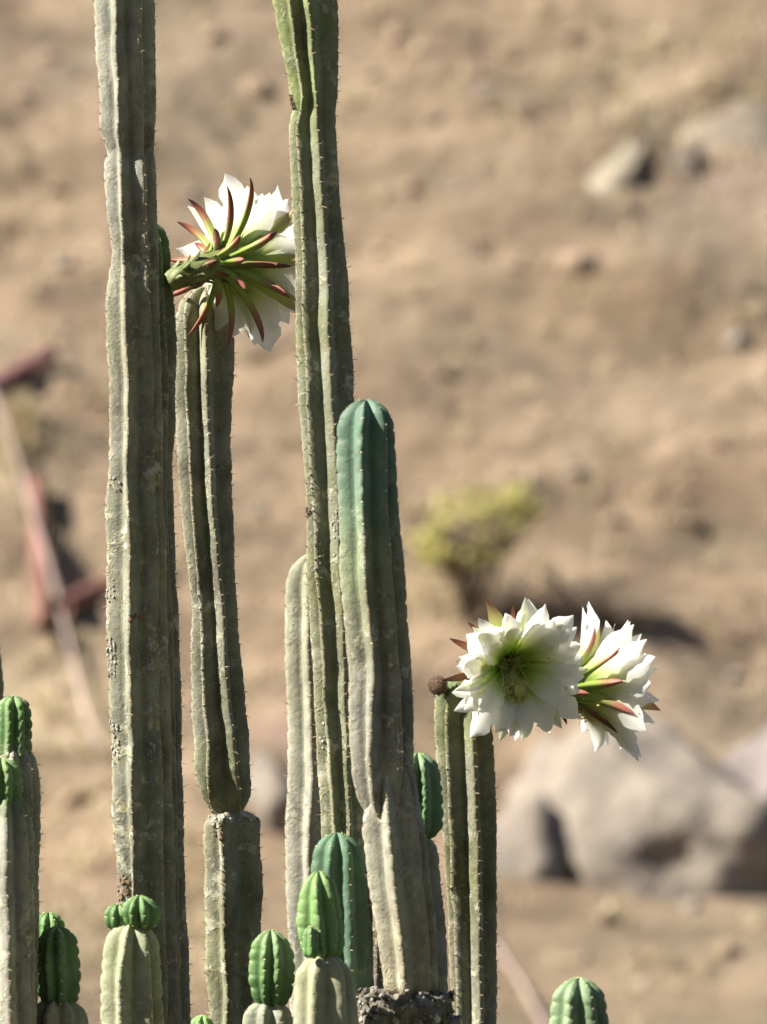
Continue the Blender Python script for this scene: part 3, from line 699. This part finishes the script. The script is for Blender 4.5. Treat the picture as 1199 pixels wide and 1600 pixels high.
def flower(root, label, mouth, axis, attach, S, pet, seps, mids, seed, roll=0.0, stamens=True, tube_r=(.011, .017, .0155, .019, .0225), n_pet=(20, 18), bracts=16, droop=Vector((0, 0, -1)), dark=.5):
    """mouth: world point of the tube's mouth; axis: where the flower faces; attach: where the tube leaves the stem."""
    rnd = random.Random(seed)
    rot = axis.normalized().to_track_quat('Z', 'Y').to_matrix().to_4x4() @ Matrix.Rotation(roll, 4, 'Z')
    Mw = Matrix.Translation(mouth) @ rot; inv = Mw.inverted()
    a = inv @ attach
    # tube: a bent, swelling pipe from the stem to the mouth
    p0, p3 = a, Vector((0, 0, 0)); ln = a.length
    p1 = p0+(p3-p0)*.35+Vector((0, 0, -.12*ln)); p2 = Vector((0, 0, -.5*ln))
    def bez(t): return p0*(1-t)**3+p1*3*t*(1-t)**2+p2*3*t*t*(1-t)+p3*t**3
    V = []; nt, na = 26, 20
    tr = lambda t: float(np.interp(t, [0, .2, .5, .8, 1], tube_r))*S
    for i in range(nt+1):
        t = i/nt; c = bez(t); tg = (bez(min(1, t+.02))-bez(max(0, t-.02))).normalized()
        ux = tg.cross(Vector((0, 1, .01))).normalized(); uy = tg.cross(ux)
        for j in range(na):
            an = 2*math.pi*(j/na); r = tr(t)*(1+.10*math.sin(an*5+t*16)*(1-t)+.05*noise.noise(Vector((an, t*9, seed))))
            V.append(c+ux*math.cos(an)*r+uy*math.sin(an)*r)
    F = [(i*na+j, i*na+(j+1) % na, (i+1)*na+(j+1) % na, (i+1)*na+j) for i in range(nt) for j in range(na)]
    fl = mesh_obj("flower", V, F, M['tube']); fl.parent = root
    fl.matrix_local = Matrix.Translation(-Vector(root.location)) @ Mw
    fl['label'] = label
    # the throat inside
    V = []; prof = [(.0212, .004), (.0175, -.008), (.0145, -.022), (.012, -.046), (.006, -.058), (.0005, -.060)]
    zf = min(1.0, .42*ln/(.060*S))
    for (r, z) in prof:
        for j in range(20): V.append((r*S*math.cos(j*math.pi/10), r*S*math.sin(j*math.pi/10), z*S*(zf if z < 0 else 1)))
    F = [(i*20+j, i*20+(j+1) % 20, (i+1)*20+(j+1) % 20, (i+1)*20+j) for i in range(len(prof)-1) for j in range(20)]
    th = mesh_obj("throat", V, F, M['throat'], fl)
    r0 = .0195*S
    # petals in two rings
    for ring, n in enumerate(n_pet):
        vr = []
        for q in range(5):
            L = pet['L']*S*(1-.07*ring)*rnd.uniform(.9, 1.06)
            vr.append((petal_mesh("petal", L, pet['W']*S*rnd.uniform(.88, 1.15), pet['a0']-4*ring, pet['a1']-9*ring+rnd.uniform(-5, 5), r0*(1-.06*ring),
                                  PET if q % 2 else PET_R, .25, rnd, M['petal'], nv=14, rag=.22, curl=rnd.uniform(-14, 30), z0=.002*ring, twist=rnd.uniform(-.25, .25)), [True]))
        for i in range(n):
            src, fst = vr[i % 5]
            place_copy(src, fl, 2*math.pi*(i+.5*ring)/n+rnd.uniform(-.10, .10), R(rnd.uniform(-9, 9)), R(rnd.uniform(-9, 9)), fst[0]); fst[0] = False
        for src, fst in vr:
            if fst[0]: bpy.data.objects.remove(src)
    # greenish outer petals, then sepals
    for (phi, L, W, a0_, a1_) in mids:
        o = petal_mesh("outer_petal", L*S, W*S, a0_, a1_, r0*1.05, MID, .35, rnd, M['petal_o'] if rnd.random() < .5 else M['sepal_g'], nv=12, rag=.05, curl=rnd.uniform(0, 18), z0=-.004)
        put(o, fl, R(phi)-roll)
    for (phi, L, W, a0_, a1_, zz) in seps:
        dk = rnd.random() < dark
        o = petal_mesh("sepal", L*S, W*S, a0_, a1_, r0*(.95 if zz > -.02 else .72), SEP, .5, rnd, M['sepal_d'] if dk else M['sepal'], nv=12, nu=4, thick=.0035*S, curl=rnd.uniform(-12, 14), z0=zz*S, twist=rnd.uniform(-.3, .3))
        put(o, fl, R(phi)-roll)
    # small scales up the tube with tufts of hair
    hv = []; hf = []
    for q in range(bracts):
        t = .12+.74*q/bracts; c = bez(t); tg = (bez(t+.03)-bez(t-.03)).normalized(); an = q*2.4
        ux = tg.cross(Vector((0, 1, .01))).normalized(); uy = tg.cross(ux)
        out = ux*math.cos(an)+uy*math.sin(an)
        o = petal_mesh("scale", (.012+.022*t)*S, .009*S, 24, 40, 0, SEP, .4, rnd, M['sepal_d'] if t > .55 and rnd.random() < .6 else M['tube'], nv=6, nu=4, thick=.002*S)
        o.parent = fl
        X = out; Z = tg; Y = Z.cross(X)
        o.matrix_local = Matrix.Translation(c+out*tr(t)*.9) @ Matrix((X, Y, Z)).transposed().to_4x4()
        for h in range(12):
            b = len(hv); pp = c+out*tr(t)*.98+tg*.003*S; dr = (out+tg*rnd.uniform(-.6, .9)+Y*rnd.uniform(-.9, .9)).normalized()*rnd.uniform(.004, .010)*S
            hv += [pp+Y*.0003, pp-Y*.0003, pp+dr]; hf.append((b, b+1, b+2))
    w = mesh_obj("tube_hairs", hv, hf, M['wool'], fl, smooth=False); w['kind'] = 'stuff'
    if stamens:
        dl = (rot.inverted().to_3x3() @ droop).normalized(); dl = Vector((dl.x, dl.y, 0)); dl = dl.normalized() if dl.length > .1 else Vector((1, 0, 0))
        V = []; F = []; fm = []
        for q in range(240):
            an = math.atan2(dl.y, dl.x)+rnd.gauss(0, .85); rr = rnd.uniform(.009, .016)*S
            b = Vector((math.cos(an)*rr, math.sin(an)*rr, -.035*S))
            side = Vector((-dl.y, dl.x, 0))
            e = dl*rnd.uniform(.016, .050)*S+side*rnd.gauss(0, .013)*S+Vector((0, 0, rnd.uniform(.018, .044)*S))
            if q % 8 == 0:
                an2 = rnd.uniform(0, 6.28); e = Vector((math.cos(an2), math.sin(an2), 0))*rnd.uniform(.020, .030)*S+Vector((0, 0, rnd.uniform(.002, .016)*S))
            c1 = Vector((b.x*1.1, b.y*1.1, .004*S)); pts_ = []
            for i in range(6):
                t = i/5; pts_.append(b*(1-t)**2+c1*2*t*(1-t)+e*t*t)
            for i, p in enumerate(pts_):
                w_ = .00042*S
                for an3 in (0, 2.09, 4.19): V.append(p+Vector((math.cos(an3)*w_, math.sin(an3)*w_, 0)))
            n0 = len(V)-18
            for i in range(5):
                for j in range(3): F.append((n0+i*3+j, n0+i*3+(j+1) % 3, n0+(i+1)*3+(j+1) % 3, n0+(i+1)*3+j)); fm.append(0)
            n1 = len(V); ar = .0014*S
            for dd in ((1, 0, 0), (-1, 0, 0), (0, 1, 0), (0, -1, 0), (0, 0, 1.8), (0, 0, -1.8)): V.append(e+Vector(dd)*ar)
            for tri in ((0, 2, 4), (2, 1, 4), (1, 3, 4), (3, 0, 4), (2, 0, 5), (1, 2, 5), (3, 1, 5), (0, 3, 5)): F.append(tuple(n1+x for x in tri)); fm.append(1)
        s_ = mesh_obj("stamens", V, F, [M['filament'], M['anther']], fl, fmat=fm); s_['kind'] = 'stuff'
        # style with its star of stigma lobes
        V = []; F = []
        def rod(pa, pb, ra, rb):
            n0 = len(V); dr = (pb-pa).normalized(); s1 = dr.orthogonal().normalized(); s2 = dr.cross(s1)
            for p, r in ((pa, ra), (pb, rb)):
                for j in range(6): V.append(p+s1*r*math.cos(j*1.047)+s2*r*math.sin(j*1.047))
            F.extend([(n0+j, n0+(j+1) % 6, n0+6+(j+1) % 6, n0+6+j) for j in range(6)]); F.append(tuple(n0+6+j for j in range(6)))
        ti = dl*.026*S+Vector((0, 0, .038*S))
        rod(Vector((0, 0, -.055*S)), ti, .0022*S, .0018*S)
        for j in range(11):
            an = j*.571; rod(ti, ti+Vector((math.cos(an)*.009, math.sin(an)*.009, .010))*S, .0012*S, .0006*S)
        mesh_obj("stigma", V, F, M['filament'], fl)
    return fl

def ring(n, L, W, a0, a1, z, rnd, ph0=0, jit=9):
    r = [(ph0+360*i/n+rnd.uniform(-jit, jit), L*rnd.uniform(.8, 1.15), W*rnd.uniform(.85, 1.2), a0+rnd.uniform(-8, 8), a1+rnd.uniform(-12, 12)) for i in range(n)]
    return [q+(z+rnd.uniform(-.006, .004),) for q in r] if z is not None else r

rnd = random.Random(21)
# front flower, facing the camera and a little to the right
flower(cF, "wide open white flower with a green throat and yellow stamens", P(797, 1040, 12.425), Vector((.33, -.92, -.19)), P(718, 1072, 12.47), 1.12,
       dict(L=.104, W=.036, a0=40, a1=84), ring(11, .086, .014, 52, 92, -.012, rnd), ring(13, .096, .024, 34, 86, None, rnd), 31, roll=.3, bracts=14)
# back flower, turned away to the right
flower(cF, "half open white flower seen from its side, behind the wide open one", P(890, 1076, 12.53), Vector((.84, .50, .10)), P(742, 1072, 12.52), 1.2,
       dict(L=.122, W=.036, a0=24, a1=76), ring(10, .088, .013, 22, 66, -.010, rnd)+ring(4, .045, .010, 40, 70, -.03, rnd), ring(9, .108, .022, 16, 66, None, rnd), 32, bracts=14, stamens=True, dark=.6)
# flower on the green-tipped column behind A
flower(cA2, "white flower seen from behind with reddish brown curling sepals", P(354, 411, 12.115), Vector((.56, .82, .05)), P(262, 441, 12.075), 1.14,
       dict(L=.124, W=.041, a0=28, a1=84), ring(12, .104, .0115, 52, 112, -.012, rnd)+ring(8, .045, .0115, 55, 95, -.03, rnd), ring(8, .106, .022, 34, 80, None, rnd), 33, tube_r=(.0125, .0165, .017, .020, .0215), bracts=22, dark=.2)

# woolly bud by the left shoulder of F
rnd = random.Random(40); bc = P(684, 1071, 12.47); V = []; F = []
for i in range(9):
    for j in range(14):
        a, b = math.pi*i/8, 2*math.pi*j/14; r = .012*(1+.2*noise.noise(Vector((a*2, b, 3))))
        V.append(bc+Vector((r*math.sin(a)*math.cos(b), r*math.sin(a)*math.sin(b), r*1.1*math.cos(a))))
F = [(i*14+j, (i+1)*14+j, (i+1)*14+(j+1) % 14, i*14+(j+1) % 14) for i in range(8) for j in range(14)]
V2 = [bc+Vector((.004, 0, -.004)), ]
bud = mesh_obj("woolly_bud", V, F, M['wool'], cF, off=cF.location); bud['label'] = "withered bud of brown wool"
hv = []; hf = []
for q in range(2600):
    a, z = rnd.uniform(0, 6.283), rnd.uniform(-1, 1); s = math.sqrt(1-z*z); d_ = Vector((s*math.cos(a), s*math.sin(a), z))
    st_ = bc+d_*.011; sd = d_.orthogonal().normalized(); sd.rotate(Quaternion(d_, rnd.uniform(0, 6.28))); l = rnd.uniform(.004, .010)
    mid_ = st_+d_*l*.6; tip = mid_+(d_*.3+sd*.8)*l*.5; w = sd.cross(d_)*.00028; n0 = len(hv)
    hv += [st_+w, st_-w, mid_+w, mid_-w, tip]; hf += [(n0, n0+1, n0+3, n0+2), (n0+2, n0+3, n0+4)]
hh = mesh_obj("wool", hv, hf, M['wool'], bud, smooth=False, off=cF.location); hh['kind'] = 'stuff'
# its stalk, reaching the stem
V = []; F = []; q0, q1 = bc+Vector((.006, .004, -.004)), P(702, 1082, 12.49)
for i in range(5):
    p = q0.lerp(q1, i/4)
    for j in range(10): V.append(p+Vector((0, math.cos(j*.628), math.sin(j*.628)))*(.007+.0015*i/4))
F = [(i*10+j, i*10+(j+1) % 10, (i+1)*10+(j+1) % 10, (i+1)*10+j) for i in range(4) for j in range(10)]
mesh_obj("bud_stalk", V, F, M['tube'], bud, off=cF.location)

# ------------------------------------------------------------------ the hillside's rocks
def rock(name, label, px, py, wpx, hpx, mat, seed, depth=.8, rotz=0.0, tilt=0.0, sub=4, cuts=9, rough=.16, group=None, sink=.25, cat="rock", lay=0.0):
    rnd = random.Random(seed); h = hit(px, py); k = h.y/12000
    bm = bmesh.new(); bmesh.ops.create_icosphere(bm, subdivisions=sub, radius=1.0)
    planes = [(Vector((rnd.uniform(-1, 1), rnd.uniform(-1, 1), rnd.uniform(-.6, 1))).normalized(), rnd.uniform(.5, .82)) for _ in range(cuts)]
    w, hh_ = wpx*k/2, hpx*k/2
    Rm = Matrix.Rotation(-lay, 3, 'X') @ Matrix.Rotation(rotz, 3, 'Z') @ Matrix.Rotation(tilt, 3, 'Y')
    for v in bm.verts:
        c = v.co.copy()
        for (n_, d_) in planes:
            e = c.dot(n_)-d_
            if e > 0: c -= n_*e*.92
        nn = noise.fractal(c*1.6+Vector((seed, 0, 0)), .9, 2.1, 5)
        c *= 1+rough*nn
        v.co = Rm @ Vector((c.x*w*1.18, c.y*w*1.18*depth, c.z*hh_*1.18))
    me = bpy.data.meshes.new(name); bm.to_mesh(me); bm.free()
    me.materials.append(mat); me.polygons.foreach_set('use_smooth', [sub > 2]*len(me.polygons))
    o = bpy.data.objects.new(name, me); C.objects.link(o)
    o.location = h+Vector((0, .1*w, hh_*(1-2*sink)*.5))
    return tag(o, label, cat, group)

rock("boulder", "big pale grey boulder on the hillside below the paired flowers", 1068, 1320, 440, 420, M['rock_pale'], 5, .6, .3, .12, 5, 6, .2, lay=.9, sink=.44)
rock("boulder", "blocky grey boulder left of the big pale boulder, split off by a dark cleft", 812, 1345, 150, 240, M['rock_grey'], 8, .7, .1, .1, 4, 6, lay=.8, sink=.42)
rock("boulder", "dark grey-violet boulder against the right flank of the big pale boulder", 1195, 1260, 170, 230, M['rock_dark'], 12, .8, .5, -.2, 4, lay=.3)
rock("boulder", "broad tan-grey outcrop on the upper slope beside the pale leaning slab", 1160, 230, 200, 230, M['rock_ledge'], 17, .4, .2, .2, 4, 5, .24, lay=.95, sink=.56)
rock("rock_slab", "pale cream slab of rock leaning on the upper slope", 958, 268, 56, 240, M['rock_slab'], 19, .2, 0, .38, 4, 4, .12, lay=R(53), sink=.46)
rock("boulder", "dull violet-grey rock between the two-part column and the rounded-shoulder stem", 432, 1265, 110, 130, M['rock_grey'], 23, .7, .3, 0, 4, lay=.4)
rock("boulder", "small pinkish pale rock under the tan-grey outcrop", 1075, 262, 60, 50, M['rock_grey'], 25, .8, .3, 0, 3)
rock("boulder", "tan rock on the slope under the leaning slab", 905, 420, 60, 40, M['rock_tan'], 27, .8, .3, 0, 3)
rnd = random.Random(77)
spots = [(1080, 1420, 40, 34), (945, 1440, 44, 30), (1140, 1490, 34, 26), (915, 1500, 30, 22), (800, 420, 34, 26), (640, 300, 40, 26), (720, 300, 34, 26), (690, 590, 40, 24), (850, 650, 34, 20), (1150, 540, 44, 34), (1000, 600, 34, 20), (1120, 700, 36, 22), (900, 740, 34, 20),
         (70, 90, 44, 26), (40, 150, 40, 26), (100, 420, 40, 26), (330, 60, 44, 26), (400, 150, 60, 50), (300, 310, 34, 20), (90, 300, 40, 22), (620, 60, 40, 26), (680, 190, 36, 22), (1040, 60, 50, 30), (900, 60, 40, 24), (1170, 460, 30, 20), (110, 1260, 50, 44), (60, 1390, 40, 34), (120, 1400, 34, 30),
         (300, 1350, 30, 28), (430, 700, 34, 20), (400, 800, 34, 20), (1080, 830, 44, 24), (960, 820, 40, 22), (1150, 1060, 40, 26), (850, 1560, 40, 24), (1000, 1540, 40, 22), (1180, 1400, 40, 30), (580, 120, 34, 22), (590, 400, 30, 18), (760, 150, 40, 26)]
for q, (px, py, w, h) in enumerate(spots):
    rock("stone", "small tan stone lying loose on the bare hillside", px, py, w*.85, h*.7, M['rock_tan'] if q % 3 else M['rock_pale'], 100+q, .9, rnd.uniform(0, 3), rnd.uniform(-.2, .2), 2, 7, .2, "loose stones on the hillside", .3, "stone")
# rubble and dry grass: beyond counting
V = []; F = []; rnd = random.Random(88)
oct_f = ((0, 2, 4), (2, 1, 4), (1, 3, 4), (3, 0, 4), (2, 0, 5), (1, 2, 5), (3, 1, 5), (0, 3, 5))
for q in range(5200):
    x, y = rnd.uniform(-2.9, 2.9), rnd.uniform(32.3, 40.5); z = terr(x, y); s = .006+.022*rnd.random()**3; n0 = len(V)
    for dd in ((1, 0, 0), (-1, 0, 0), (0, 1, 0), (0, -1, 0), (0, 0, .8), (0, 0, -.8)): V.append((x+dd[0]*s*rnd.uniform(.6, 1.3), y+dd[1]*s*rnd.uniform(.6, 1.3), z+s*.2+dd[2]*s*rnd.uniform(.6, 1.2)))
    F += [tuple(n0+i for i in t) for t in oct_f]
g = mesh_obj("rubble", V, F, M['rock_tan'], smooth=False); tag(g, "fine tan rubble strewn over the hillside", "rubble", kind="stuff")
V = []; F = []
def tuft(x, y, n, ln):
    z = terr(x, y)
    for b in range(n):
        an = rnd.uniform(0, 6.28); l = ln*rnd.uniform(.5, 1.2); w = .0028
        lean = Vector((math.cos(an), math.sin(an), 0))*rnd.uniform(.1, .8); sd = Vector((-math.sin(an), math.cos(an), 0))*w
        p = Vector((x+rnd.gauss(0, .025), y+rnd.gauss(0, .025), z-.01)); m_ = p+lean*l*.35+Vector((0, 0, l*.6)); e = m_+lean*l*.55+Vector((0, 0, l*.2)); n0 = len(V)
        V.extend([p+sd, p-sd, m_+sd, m_-sd, e]); F.extend([(n0, n0+1, n0+3, n0+2), (n0+2, n0+3, n0+4)])
for (cx, cy, rx, ry, nn, ln) in [(90, 1300, 110, 240, 110, .10), (310, 1440, 40, 160, 60, .10), (600, 800, 600, 800, 330, .09), (1000, 150, 200, 120, 60, .10), (30, 680, 30, 60, 30, .14), (680, 950, 60, 60, 24, .12)]:
    for q in range(nn):
        h = hit(cx+rnd.gauss(0, .55)*rx if rx < 300 else rnd.uniform(-40, 1240), cy+rnd.gauss(0, .55)*ry if ry < 500 else rnd.uniform(-30, 1630)); tuft(h.x, h.y, rnd.randint(8, 18), ln)
g = mesh_obj("dry_grass", V, F, M['straw'], smooth=False); tag(g, "sparse straw-coloured dry grass on the hillside", "dry grass", kind="stuff")

# ------------------------------------------------------------------ pipes and rods lying on the slope
def pipe(name, label, pts, wpx, mat, lift=0.02, hollow=True, cat="pipe", lifts=None):
    hs = [hit(*p) for p in pts]; r = wpx*hs[0].y/12000/2; nrm = Vector((0, -.6, .8))
    ps = [h+nrm*(r*.9+(lifts[i] if lifts else lift)) for i, h in enumerate(hs)]
    V = []; F = []; na = 16
    path = []
    for a, b in zip(ps[:-1], ps[1:]):
        for i in range(8): path.append(a.lerp(b, i/8))
    path.append(ps[-1])
    for i, p in enumerate(path):
        tg = (path[min(i+1, len(path)-1)]-path[max(i-1, 0)]).normalized(); s1 = tg.cross(Vector((0, -.6, .8))).normalized(); s2 = tg.cross(s1)
        for j in range(na): V.append(p+(s1*math.cos(j*2*math.pi/na)+s2*math.sin(j*2*math.pi/na))*r*(1+.03*noise.noise(p*6)))
    n = len(path)
    F = [(i*na+j, i*na+(j+1) % na, (i+1)*na+(j+1) % na, (i+1)*na+j) for i in range(n-1) for j in range(na)]
    for e, sgn in ((0, 1), (n-1, -1)):          # rolled rims and a bore at both ends
        c = path[e]; tg = (path[min(e+1, n-1)]-path[max(e-1, 0)]).normalized(); b0 = len(V)
        for j in range(na): V.append(c+(Vector(V[e*na+j])-c)*.78)
        for j in range(na): V.append(c+(Vector(V[e*na+j])-c)*.76+tg*sgn*r*1.2)
        for j in range(na):
            F.append((e*na+j, e*na+(j+1) % na, b0+(j+1) % na, b0+j)); F.append((b0+j, b0+(j+1) % na, b0+na+(j+1) % na, b0+na+j))
        F.append(tuple(b0+na+j for j in range(na)))
    o = mesh_obj(name, V, F, mat)
    return tag(o, label, cat)
pipe("iron_bar", "maroon iron bar lying on the slope left of the thickest column", [(-90, 690), (0, 624), (82, 573)], 30, M['maroon'], .03, cat="bar")
pipe("rusty_pipe", "rusty red pipe pointing straight down the slope, crossed by the thin rod", [(58, 768), (62, 880), (66, 1000)], 23, M['rust'], .04)
pipe("rusty_pipe", "short rusty red pipe slanting behind the thickest column", [(98, 972), (160, 938), (235, 900)], 30, M['rust'], .03)
pipe("thin_rod", "long thin faded pink rod running down the slope", [(-30, 590), (8, 680), (40, 780), (85, 930), (120, 1070), (152, 1190)], 7.5, M['pinkrod'], .05, cat="rod")
pipe("thin_rod", "faded pale rod near the foot of the slope beside the lone green cactus tip", [(770, 1475), (810, 1535), (860, 1625)], 8, M['pinkrod'], .0, cat="rod")
pipe("stick", "dark dry stick on the slope behind the flower turned away", [(385, 582), (425, 562), (475, 536)], 11, M['twig'], .03, cat="stick")

# ------------------------------------------------------------------ the two shrubs
def shrub(label, name, base, blobs, nleaf, leafmat, lsize, seed, nst=26):
    rnd = random.Random(seed); h = hit(*base); k = h.y/12000
    root = tag(empty(name, h), label, "shrub")
    V = []; F = []; tips = []
    def limb(p, e, ra, rb):
        dr = (e-p).normalized(); s1 = dr.orthogonal().normalized(); s2 = dr.cross(s1); n0 = len(V)
        for q, r_ in ((p, ra), (p.lerp(e, .5)+Vector((rnd.uniform(-1, 1), rnd.uniform(-1, 1), rnd.uniform(-1, 1)))*.02, (ra+rb)/2), (e, rb)):
            for j in range(5): V.append(q+s1*r_*math.cos(j*1.257)+s2*r_*math.sin(j*1.257))
        F.extend([(n0+i*5+j, n0+i*5+(j+1) % 5, n0+(i+1)*5+(j+1) % 5, n0+(i+1)*5+j) for i in range(2) for j in range(5)])
    cents = []
    for (px, py, rx, ry) in blobs:
        c = P(px, py, h.y-.05); cents.append((c, rx*k, ry*k))
        for q in range(nst//len(blobs)):
            d_ = Vector((rnd.gauss(0, .5)*rx*k, rnd.gauss(0, .4)*rx*k, rnd.gauss(0, .5)*ry*k)); m_ = h.lerp(c, .55)+d_*.3; limb(h+Vector((rnd.gauss(0, .012), rnd.gauss(0, .012), -.03)), m_, .011, .007)
            for w in range(4): limb(m_, c+Vector((rnd.gauss(0, .55)*rx*k, rnd.gauss(0, .45)*rx*k, rnd.gauss(0, .55)*ry*k)), .006, .0025)
    mesh_obj("branches", V, F, M['twig'], root, off=h)
    LV = []; LF = []
    for q in range(nleaf):
        c, rx, ry = rnd.choice(cents); d_ = Vector((rnd.gauss(0, 1), rnd.gauss(0, 1), rnd.gauss(0, 1))).normalized()*rnd.random()**.5
        p = c+Vector((d_.x*rx, d_.y*rx*.9, d_.z*ry))
        if noise.noise(p*7+Vector((seed, 0, 0))) < -.12: continue
        a = Vector((rnd.uniform(-1, 1), rnd.uniform(-1, 1), rnd.uniform(-1, 1))).normalized()*lsize*rnd.uniform(.6, 1.3); b = a.orthogonal().normalized()*lsize*.32; n0 = len(LV)
        LV += [p-a*.5, p+b, p+a*.5, p-b]; LF.append((n0, n0+1, n0+2, n0+3))
    o = mesh_obj("foliage", LV, LF, leafmat, root, smooth=False, off=h); o['kind'] = 'stuff'
    return root
shrub("loose yellow-green shrub on the slope above the paired flowers", "green_shrub", (738, 975), [(750, 800, 92, 50), (690, 850, 62, 40), (805, 795, 46, 40), (735, 845, 80, 50)], 3200, M['leaf_y'], .028, 3)
shrub("twiggy brown dried shrub spreading beside the yellow-green shrub", "dry_shrub", (900, 985), [(850, 905, 80, 46), (940, 930, 90, 40), (800, 930, 60, 40), (1020, 955, 60, 26)], 1300, M['leaf_b'], .018, 4, 16)
